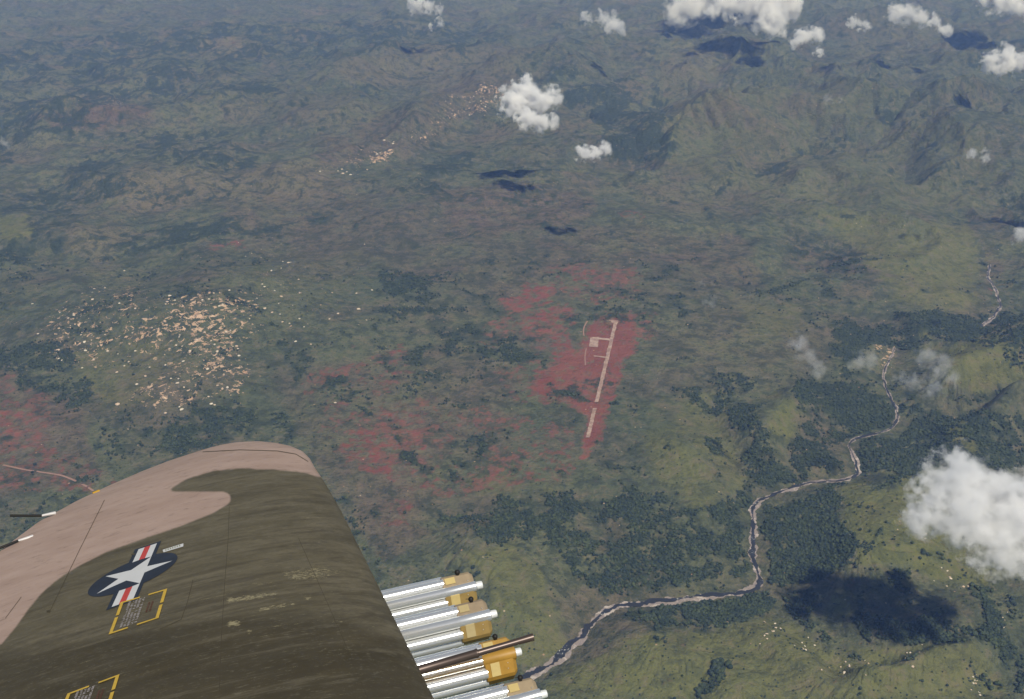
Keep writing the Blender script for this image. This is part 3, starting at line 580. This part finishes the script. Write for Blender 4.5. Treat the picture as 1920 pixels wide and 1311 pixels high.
WT = [(L('596,894 570,886 520,881 450,878 400,883 350,898 318,918 320,923 370,921 420,922 433,929 431,943 400,962 330,990 270,1010 200,1035 150,1060 110,1085 80,1110 55,1140 30,1175 0,1212 -60,1290 -60,800 640,800 640,890'), 1)]
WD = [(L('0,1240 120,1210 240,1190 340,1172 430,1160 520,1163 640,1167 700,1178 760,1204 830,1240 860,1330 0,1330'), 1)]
WC = [(L('425,1122 470,1116 520,1110 525,1116 470,1124 428,1130'), .8), (L('464,1096 520,1088 515,1094 470,1100'), .6), (L('486,1140 558,1130 558,1134 480,1147'), 1), (L('570,1118 584,1117 584,1124 571,1124'), 1),
      (L('425,1168 450,1163 452,1172 428,1174'), 1), (L('565,1164 650,1162 650,1167 570,1168'), .6), (L('520,1070 600,1060 660,1072 600,1090 540,1090'), .45), (L('752,1238 762,1243 774,1254 768,1255'), .9), (L('460,1180 475,1180 475,1190 462,1190'), .7),
      (L('420,1080 430,1080 432,1240 424,1240'), .35), (L('640,1290 650,1288 652,1296'), .7)]
WM = {'tan': raster(WT, 1), 'dark': raster(WD, 20), 'chip': raster(WC, 1) * 1.3}
def wing_mat():
    t = NT('camouflage paint'); p = t.pos(obj=True); ps = t.pos((1, 2.6, 2.6), obj=True)
    n1 = t.noise(ps, 2.2, 6, .65); n2 = t.noise(p, 9, 6, .7); n3 = t.noise(ps, 9, 5, .7); n4 = t.noise(p, 60, 3, .6); n5 = t.noise(p, 1.6, 4, .6)
    gr = t.mix(t.step(n1, .3, .7), (.092, .076, .040), (.140, .118, .070)); gr = t.mix(t.math('MULTIPLY', t.step(t.noise(ps, 14, 6, .75, .4), .42, .66), .6), gr, (.068, .056, .033))
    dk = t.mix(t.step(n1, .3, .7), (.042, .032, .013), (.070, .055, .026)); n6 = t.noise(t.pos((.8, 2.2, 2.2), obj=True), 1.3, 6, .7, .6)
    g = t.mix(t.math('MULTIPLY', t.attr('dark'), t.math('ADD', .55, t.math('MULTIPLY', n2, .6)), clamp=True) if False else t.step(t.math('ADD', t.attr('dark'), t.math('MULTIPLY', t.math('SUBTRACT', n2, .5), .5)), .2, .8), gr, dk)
    g = t.mix(t.math('MULTIPLY', t.step(n6, .48, .62), .55), g, (.052, .042, .022)); g = t.mix(t.math('MULTIPLY', t.step(t.noise(t.pos((1, 3, 3), obj=True), 26, 4, .75), .56, .66), .5), g, (.17, .15, .10))
    st1 = t.noise(t.pos((.35, 5, 5), obj=True), 3.2, 6, .7); g = t.mix(t.math('MULTIPLY', t.step(st1, .50, .64), .5), g, (.048, .036, .018)); g = t.mix(t.math('MULTIPLY', t.step(st1, .44, .34), .35), g, (.17, .145, .095))
    tn = t.mix(t.step(n1, .3, .7), (.345, .240, .185), (.415, .298, .235)); tn = t.mix(t.math('MULTIPLY', t.step(n3, .52, .7), .22), tn, (.20, .13, .10))
    g = t.mix(t.step(t.math('ADD', t.attr('tan'), t.math('MULTIPLY', t.math('SUBTRACT', n4, .5), .25)), .25, .75), g, tn)
    g = t.mix(t.math('MULTIPLY', t.step(n3, .56, .72), .35), g, t.mix(n5, (.050, .040, .022), (.085, .070, .045)))
    ch = t.math('MULTIPLY', t.step(t.math('ADD', t.attr('chip'), t.math('MULTIPLY', t.math('SUBTRACT', t.noise(t.pos((1, 2.5, 2.5), obj=True), 34, 6, .8), .5), 2.8)), .62, .78), 1)
    sc1 = t.noise(t.pos((.5, 7, 7), obj=True), 11, 5, .75); ch = t.math('MAXIMUM', ch, t.math('MULTIPLY', t.step(sc1, .655, .70), t.math('SUBTRACT', 1.0, t.attr('tan'))))
    g = t.mix(t.math('MULTIPLY', ch, .7), g, (.36, .31, .17))
    t.bsdf(g, t.math('ADD', .38, t.math('MULTIPLY', n2, .35)), 0, .4, t.bump(n2, .08, .01)); return t.m

air = empty('attack_aircraft', AM); tag(air, 'camouflaged military propeller aircraft seen as its left wing with star insignia, flying over the plain', 'aircraft')
def local(o): return o
def build_wing():
    sT = LEs[-1]; ns = 330; nc = 170
    u = np.linspace(0, 1, ns); s = LEs[0] + (sT - LEs[0]) * np.sin(u * math.pi / 2) ** 1.0; s[-1] = sT - 1e-4
    xc = (1 - np.cos(np.linspace(0, math.pi, nc))) / 2
    le = np.interp(s, LEs, LEc)[:, None]; te = np.interp(s, TEs, TEc)[:, None]; c = le - (le - te) * xc[None]
    S = np.repeat(s[:, None], nc, 1); Zt = .135 * (le - te) * shape(xc)[None]; Zb = -.6 * Zt
    top = np.stack([c, S, Zt], -1); bot = np.stack([c, S, Zb], -1)[:, 1:-1][:, ::-1]
    V = np.concatenate([top, bot], 1); o = mesh_obj('wing', V.reshape(-1, 3), grid_faces(ns, V.shape[1], True), WMAT, air)
    P = ORG + V.reshape(-1, 3) @ np.stack([AC, AS, AN]); r = P @ RT; up = P @ UP; f = np.maximum(P @ FW, .2); px = 960 + F * r / f; py = 655.5 - F * up / f
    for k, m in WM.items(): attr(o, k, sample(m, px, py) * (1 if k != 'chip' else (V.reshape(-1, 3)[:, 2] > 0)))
    return o
WMAT = wing_mat(); wing = build_wing()
def patch(name, quads, mats, lift=.002, nu=14, nv=8, fm=None, parent=None):
    """quads: lists of four pixel corners of marks on the wing's skin, laid on the curved skin"""
    V = []; Fc = []; mi = []
    for qi, q in enumerate(quads):
        a, b, c, d = [np.array(x, float) for x in q]; base = len(V)
        for i in range(nu + 1):
            for j in range(nv + 1):
                u, v = i / nu, j / nv; p = (a * (1 - u) + b * u) * (1 - v) + (d * (1 - u) + c * u) * v; V.append(on_wing(p[0], p[1], lift))
        Fc += [tuple(base + k for k in (i * (nv + 1) + j, (i + 1) * (nv + 1) + j, (i + 1) * (nv + 1) + j + 1, i * (nv + 1) + j + 1)) for i in range(nu) for j in range(nv)]
        mi += [fm[qi] if fm else 0] * (nu * nv)
    return mesh_obj(name, V, Fc, mats, parent or wing, fmat=mi)
white = simple('white paint', (.56, .56, .54), .6, var=.10, scale=9); red = simple('red paint', (.46, .055, .045), .6, var=.15, scale=9); blue = simple('insignia blue paint', (.020, .026, .040), .6, var=.5, scale=7)
yel = simple('yellow paint', (.52, .34, .045), .6, var=.35, scale=25); grey_t = simple('worn white lettering', (.30, .27, .25), .7, var=.5, scale=60)
seam = simple('dark panel gap', (.068, .057, .036), .8, var=.5, scale=14); rust = simple('faded red lettering', (.11, .045, .028), .7, var=.3, scale=40)
def insignia():
    Fp, O, I, Ao, Ai = [on_wing(*q)[:2] for q in ((323.5, 1052), (281.5, 1044), (260, 1094), (197.6, 1081.7), (182.3, 1113.7))]
    ef = (Fp - (Ao + Ai) / 2) / 1.809; es = (O - I) / 1.902; C = Fp - ef
    xs = np.linspace(-1.2, 1.2, 250); ys = np.linspace(-2.2, 2.2, 460); g = np.stack(np.meshgrid(xs, ys, indexing='ij'), -1)   # x forward, y outboard, unit = star radius
    P = C + g[..., :1] * ef + g[..., 1:] * es; V = np.concatenate([P, surf(P[..., 0], P[..., 1])[..., None] + .002], -1)
    Fc = grid_faces(len(xs), len(ys)); cen = (g.reshape(-1, 2)[Fc]).mean(1); x, y = cen.T
    def star(x, y):
        ang = np.arctan2(y, x); rad = np.hypot(x, y); a = (ang + math.pi / 5) % (2 * math.pi / 5) - math.pi / 5; px_, py_ = rad * np.cos(a), np.abs(rad * np.sin(a))
        k = math.sin(math.pi / 10) / math.sin(7 * math.pi / 10); ix, iy = k * math.cos(math.pi / 5), k * math.sin(math.pi / 5); return (px_ - 1) * (iy) - py_ * (ix - 1) > 0
    st = ~star(x, y) if not star(np.array([0.]), np.array([0.]))[0] else star(x, y)
    st &= np.hypot(x, y) <= 1
    top_ = .309; bar = (x < top_) & (x > top_ - .5) & (np.abs(y) < 2) & (np.hypot(x, y) > 1.0); rd = bar & (np.abs(x - top_ + .25) < .5 / 6)
    bl = (np.hypot(x, y) < 1.12) | ((x < top_ + .11) & (x > top_ - .61) & (np.abs(y) < 2.1))
    worn = (x < top_ - .5) & (y < -1.0) & (y > -2.1)
    m = np.where(st, 0, np.where(rd, 1, np.where(bar, 0, 2))); keep = bl | bar | st
    used = np.unique(Fc[keep]); mp = np.zeros(len(xs) * len(ys), int); mp[used] = np.arange(len(used))
    return mesh_obj('national_insignia', V.reshape(-1, 3)[used], mp[Fc[keep]], [white, red, blue], wing, fmat=m[keep])
insignia()
rr = random.Random(3)
def lerp4(q, u, v):
    a, b, c, d = [np.array(x, float) for x in q]; return tuple((a * (1 - u) + b * u) * (1 - v) + (d * (1 - u) + c * u) * v)
def stencil(q):                 # q: TL TR BR BL; u left to right (forward), v top to bottom (inboard)
    R_ = lambda u0, u1, v0, v1: (lerp4(q, u0, v0), lerp4(q, u1, v0), lerp4(q, u1, v1), lerp4(q, u0, v1))
    ql = [R_(0, .07, 0, .42), R_(0, .07, .48, 1), R_(.93, 1, 0, .46), R_(.93, 1, .53, 1), R_(.07, .42, 0, .045), R_(.60, .93, 0, .045), R_(.07, .38, .955, 1), R_(.56, .93, .955, 1)]
    patch('yellow_border', ql, yel, .0035)
    tx = []
    for k in range(5):          # worn, unreadable lines of lettering running along the span
        u = .19 + k * .075; v = .05 + .04 * rr.random()
        while v < .9:
            w_ = rr.uniform(.018, .035)
            if rr.random() < .86: tx.append(R_(u, u + .05, v, v + w_)) if rr.random() < .6 else tx.append(R_(u + rr.choice((0, .025)), u + .05, v, v + w_ * .8))
            v += w_ + rr.uniform(.010, .022)
    patch('stencil_lettering', tx, grey_t, .003, 1, 1)
    patch('stencil_lettering', [R_(.66 + .07 * i, .70 + .07 * i, .30 + .05 * j, .33 + .05 * j) for i in range(2) for j in range(7)], rust, .003, 1, 1)
stencil([(226.5, 1130.5), (314, 1104.6), (297.5, 1160), (204, 1191)])
stencil([(126.7, 1302), (224.6, 1265.4), (206, 1326), (100, 1368)])
patch('code_plate', [((305.2, 1032), (344, 1019.8), (344, 1025.6), (306.7, 1036.8))], white, .003)
patch('code_lettering', [((310 + 4.3 * i, 1031.8 - 1.33 * i), (312.4 + 4.3 * i, 1031.1 - 1.33 * i), (312.6 + 4.3 * i, 1033.4 - 1.33 * i), (310.2 + 4.3 * i, 1034.1 - 1.33 * i)) for i in range(7)], simple('olive lettering', (.25, .26, .16)), .005, 1, 1)
def line_px(pts, w):
    out = []
    for (x0, y0), (x1, y1) in zip(pts[:-1], pts[1:]):
        d = np.array([x1 - x0, y1 - y0], float); d /= np.linalg.norm(d); nn = np.array([-d[1], d[0]]) * w / 2; a, b = np.array([x0, y0]), np.array([x1, y1]); out.append((a + nn, b + nn, b - nn, a - nn))
    return out
patch('panel_gap', line_px([(380, 848), (450, 844), (520, 846), (555, 852), (578, 866)], 1.1), seam, .0018, 6, 1)
for pl, w_ in (([(430, 950), (428, 1010), (421, 1100), (415, 1200), (411, 1311)], 1.0), ([(196, 938), (150, 1030), (92, 1150)], .9), ([(362, 1088), (352, 1128), (340, 1162), (300, 1180)], 1.2), ([(560, 1010), (600, 1100), (640, 1190), (690, 1311)], .7), ([(10, 1160), (40, 1120)], .8)):
    patch('panel_gap', line_px(pl, w_), seam, .0018, 6, 1)
def tube_mesh(path, rad, n=20, cap=True):
    path = [np.array(p, float) for p in path]; V = []; Fc = []; d = path[-1] - path[0]; d /= np.linalg.norm(d); a = np.cross(d, [0, 0, 1.0]); a /= np.linalg.norm(a); b = np.cross(d, a)
    for p, r in zip(path, rad):
        for k in range(n): V.append(p + r * (math.cos(2 * math.pi * k / n) * a + math.sin(2 * math.pi * k / n) * b))
    Fc = [(i * n + k, i * n + (k + 1) % n, (i + 1) * n + (k + 1) % n, (i + 1) * n + k) for i in range(len(path) - 1) for k in range(n)]
    if cap: Fc += [tuple(range(n))[::-1], tuple((len(path) - 1) * n + k for k in range(n))]
    return V, Fc
def tube(name, path, rad, mat, parent, n=20):
    o = mesh_obj(name, *tube_mesh(path, rad, n), mat, parent)
    m = o.modifiers.new('edges', 'EDGE_SPLIT'); m.split_angle = math.radians(40); return o
black = simple('black rubber', (.012, .011, .010), .6); bare = simple('bare metal', (.6, .58, .55), .5, .3)
# static dischargers on the trailing corner
for a_, b_, c_ in (((104, 962), (78, 967), (19, 967)), ((62, 1006), (34, 1014), (-14, 1033))):
    p0 = loc(*a_, .02); p1 = loc_s(*b_, p0[1] - .04); p2 = loc_s(*c_, p0[1] - .12); w_ = tube('static_discharger', [p1, p2], [.0085, .0085], black, air, 8); tube('base', [p0, p1], [.013, .008], bare, w_, 8)
o = tube('marker_light', [on_wing(186, 921, -.004), on_wing(174, 926, .004)], [.016, .008], simple('amber glass', (.45, .26, .03), .2), air, 10)
for x_, y_ in ((250, 1041), (91, 1147)):
    patch('skin_fastener', [((x_ - 4, y_ - 1), (x_ + 3, y_ - 3), (x_ + 4, y_ - 1), (x_ - 3, y_ + 1.5))], seam, .003, 2, 2)
# cannon in the leading edge
gun_mat = simple('gun metal', (.115, .085, .070), .38, .55, .5, .3, 30, (.3, 1, 1))
g0 = loc_s(770, 1261, loc(790, 1255)[1]); g1 = loc_s(1000, 1194.5, g0[1]); gd = g1 - g0; pxm = np.linalg.norm(loc_s(790, 1240, g0[1]) - loc_s(790, 1250, g0[1])) / 10
gr_ = [(-.6, 8.2), (0.05, 8.2), (.52, 7.6), (.527, 8.3), (.54, 8.3), (.545, 6.0), (.75, 5.6), (.88, 5.9), (.95, 6.6), (1.0, 6.9), (1.0, 4.2), (.95, 4.0)]
gun = tube('cannon_barrel', [g0 + gd * t_ for t_, _ in gr_], [r_ * pxm for _, r_ in gr_], gun_mat, air, 24)
# fuselage below and behind the seat (only its shadow side could ever be seen from here)
fz = []; nf = 24
for x_, r_, z_ in ((-5.5, .35, .35), (-3, .62, .35), (-1.2, .74, .30), (1.2, .78, .26), (3.0, .74, .22), (3.6, .6, .2)):
    for k in range(nf): q_ = 2 * math.pi * k / nf; fz.append((x_, .25 + r_ * math.cos(q_), z_ + r_ * math.sin(q_)))
mesh_obj('fuselage', fz, [(i * nf + k, i * nf + (k + 1) % nf, (i + 1) * nf + (k + 1) % nf, (i + 1) * nf + k) for i in range(5) for k in range(nf)] + [tuple(range(nf))[::-1], tuple(5 * nf + k for k in range(nf))], simple('fuselage paint', (.075, .07, .04), .6), air)
patch_done = True

# ------------------------------------------------------------------ bomblet dispensers under the wing
alu = NT('bright aluminium tube'); _p = alu.pos((.4, 6, 6), obj=True); _n = alu.noise(_p, 8, 4, .6)
alu.bsdf(alu.mix(_n, (.90, .91, .87), (.99, .99, .96)), .24, .74, .6); alu = alu.m
DISP = [((905, 1096), 'outermost dispenser of bright tubes, nearest the wing tip, with a tan-grey end block', (.31, .235, .145), (.31, .21, .07)),
        ((932, 1150), 'second tube dispenser from the wing tip, grey-brown end block with a long yellow patch below', (.29, .22, .14), (.30, .20, .065)),
        ((978, 1221), 'third tube dispenser from the wing tip, amber end block crossed by the gun barrel', (.40, .235, .055), (.38, .21, .035)),
        ((1026, 1300), 'innermost tube dispenser at the bottom edge, pale tan end block', (.34, .26, .16), (.34, .25, .12))]
def dispenser(i):
    (px, py), label, c1, c2 = DISP[i]
    o_ = loc(px, py, -.42); dep = float((ORG + o_ @ np.stack([AC, AS, AN])) @ FW); pm = dep / F     # metres per photo pixel there
    root = empty('bomblet_dispenser'); D = (19.0, 22.0, 23.0, 24.0)[i] * pm; R_ = D * 1.31
    v = np.array([-o_[1], EYE_H - o_[2]]); v /= np.linalg.norm(v); a0 = math.atan2(v[1], v[0]) + math.radians((-6, -10, -12, -10)[i])
    U = lambda k: np.array([0, math.cos(a0 - k * math.pi / 3), math.sin(a0 - k * math.pi / 3)])   # k = 0 faces the cockpit, k = 1 up and outboard
    T8 = lambda k: np.array([0, math.cos(a0 - k * math.pi / 4), math.sin(a0 - k * math.pi / 4)])
    org = o_ - U(0) * R_; root.matrix_world = AM @ Matrix.Translation(Vector(org))
    tag(root, label, 'bomblet dispenser', 'tube dispensers slung under the wing')
    xb0, xb1 = -74 * pm, -14 * pm
    blk = simple('end block paint', c1, .55, var=.25, scale=25); amb = simple('end block lower paint', c2, .5, var=.3, scale=18)
    yp = simple('yellow label', (.56, .43, .17) if i != 1 else (.44, .35, .17), .6, var=.12, scale=40)
    for k in range(8):
        c_ = T8(k) * R_; rad = D * .50
        if k == 0:
            tube('tube', [c_ + [-2.9, 0, 0], c_ + [xb0, 0, 0], c_ + [xb0 + .002, 0, 0], c_ + [xb1 + .8 * pm, 0, 0], c_ + [xb1 + 1.2 * pm, 0, 0]], [rad, rad, rad * 1.03, rad * 1.03, rad * .9], alu if i != 2 else amb, root, 26)
            if i == 2: tube('tube', [c_ + [-2.9, 0, 0], c_ + [xb0 - .005, 0, 0]], [rad, rad], alu, root, 26)
            w_ = tube('nose_cap', [c_ + [xb1 + 1.2 * pm, 0, 0], c_ + [xb1 + 1.6 * pm, 0, 0], c_ + [xb1 + 2.4 * pm, 0, 0], c_ + [-3 * pm, 0, 0], c_ + [-.8 * pm, 0, 0], c_], [6 * pm, 6 * pm, 7.6 * pm, 7.4 * pm, 6.6 * pm, 4.4 * pm], simple('cap metal', (.82, .82, .76), .4, .25), root, 22)
            tube('joint_ring', [c_ + [xb1 + 1.1 * pm, 0, 0], c_ + [xb1 + 2.2 * pm, 0, 0]], [6.4 * pm, 6.4 * pm], simple('joint sealant', (.10, .06, .06), .6), root, 22)
        else:
            t_ = tube('tube', [c_ + [-2.9, 0, 0], c_ + [xb0 - 7 * pm, 0, 0], c_ + [xb0 - 6.6 * pm, 0, 0], c_ + [xb0 - 5.8 * pm, 0, 0], c_ + [xb0 - 5.4 * pm, 0, 0], c_ + [xb0 + 3 * pm, 0, 0]], [rad * .93, rad * .93, rad * .86, rad * .86, rad * .94, rad * .94], alu, root, 22)
    # inner spine and end block
    tube('spine', [(-2.8, 0, 0), (xb0 - 8 * pm, 0, 0)], [D * .8, D * .8], simple('spine metal', (.25, .23, .20), .6), root, 16)
    V = []; hexr = D * 1.84
    xs = [(xb0, .97), (xb0 + 1.5 * pm, 1), (xb1 - 7 * pm, 1), (xb1, .80)]
    for x_, sc_ in xs:
        for k in range(6):
            a_, b_ = U(k + .0), U(k + 1.0); V.append(np.array([x_, 0, 0]) + (a_ * .88 + b_ * .12) * hexr * sc_ * (1 if k not in (0,) else .93)); V.append(np.array([x_, 0, 0]) + (a_ * .12 + b_ * .88) * hexr * sc_)
    Fc = [(i_ * 12 + k, i_ * 12 + (k + 1) % 12, (i_ + 1) * 12 + (k + 1) % 12, (i_ + 1) * 12 + k) for i_ in range(len(xs) - 1) for k in range(12)] + [tuple(range(12))[::-1], tuple((len(xs) - 1) * 12 + k for k in range(12))]
    up = [k in (0, 1, 2, 3) for k in range(12)]; fmx = [0 if up[k] else 1 for _ in range(len(xs) - 1) for k in range(12)] + [0, 0]
    b = mesh_obj('end_block', V, Fc, [blk, amb], root, smooth=False, fmat=fmx); bv = b.modifiers.new('bevel', 'BEVEL'); bv.width = .8 * pm; bv.segments = 2
    # labels: squares stuck on the two faces beside the bright tube
    def face_quad(k0, k1, u0, u1, x0, x1, nm):
        A_ = (U(k0) * .88 + U(k0 + 1) * .12) * hexr; B_ = (U(k0) * .12 + U(k0 + 1) * .88) * hexr; nn = U(k0 + .5) * .0035 ; q = []
        thick = U(k0 + .5) * .004
        for du in (u0, u1):
            for x_ in (x0, x1): q.append(A_ * (1 - du) + B_ * du + nn + np.array([x_, 0, 0]))
        q2 = [p_ - thick for p_ in q]
        return mesh_obj(nm, q + q2, [(0, 1, 3, 2), (4, 6, 7, 5), (0, 4, 5, 1), (1, 5, 7, 3), (3, 7, 6, 2), (2, 6, 4, 0)], yp, root, smooth=False)
    face_quad(0, 1, .42, .95, xb0 + 6 * pm, xb0 + 25 * pm, 'yellow_label')
    face_quad(-1, 0, .02, .80, xb0 + 10 * pm, xb0 + 27 * pm, 'yellow_label')
    scw = simple('screw', (.7, .68, .62), .3, .6)
    for ku, uu, xx in ((0, .4, xb1 - 12 * pm), (-1, .3, xb1 - 18 * pm), (-1, .62, xb1 - 17 * pm), (0, .92, xb0 + 3 * pm)):
        A_ = (U(ku) * .88 + U(ku + 1) * .12) * hexr; B_ = (U(ku) * .12 + U(ku + 1) * .88) * hexr; p_ = A_ * (1 - uu) + B_ * uu + np.array([xx, 0, 0]); nn = U(ku + .5)
        tube('screw', [p_ - nn * .002, p_ + nn * .9 * pm], [1.1 * pm, .9 * pm], scw, root, 8)
    # black plug with its wire on the upper outboard edge
    kb = U(1) * (hexr + 3.2 * pm) + np.array([xb0 + 33 * pm, 0, 0]); vv_, ff_ = ico(2)
    pl = mesh_obj('plug', vv_ * 5.2 * pm + kb, ff_, black, root)
    tube('plug_stem', [U(1) * hexr * .9 + np.array([xb0 + 33 * pm, 0, 0]), kb], [3.4 * pm, 3.4 * pm], black, pl, 10)
    tube('wire', [kb + U(1) * pm, kb + np.array([-10 * pm, 0, 0]) + U(1) * 2.5 * pm], [.9 * pm, .6 * pm], black, pl, 8)
for i in range(4): dispenser(i)
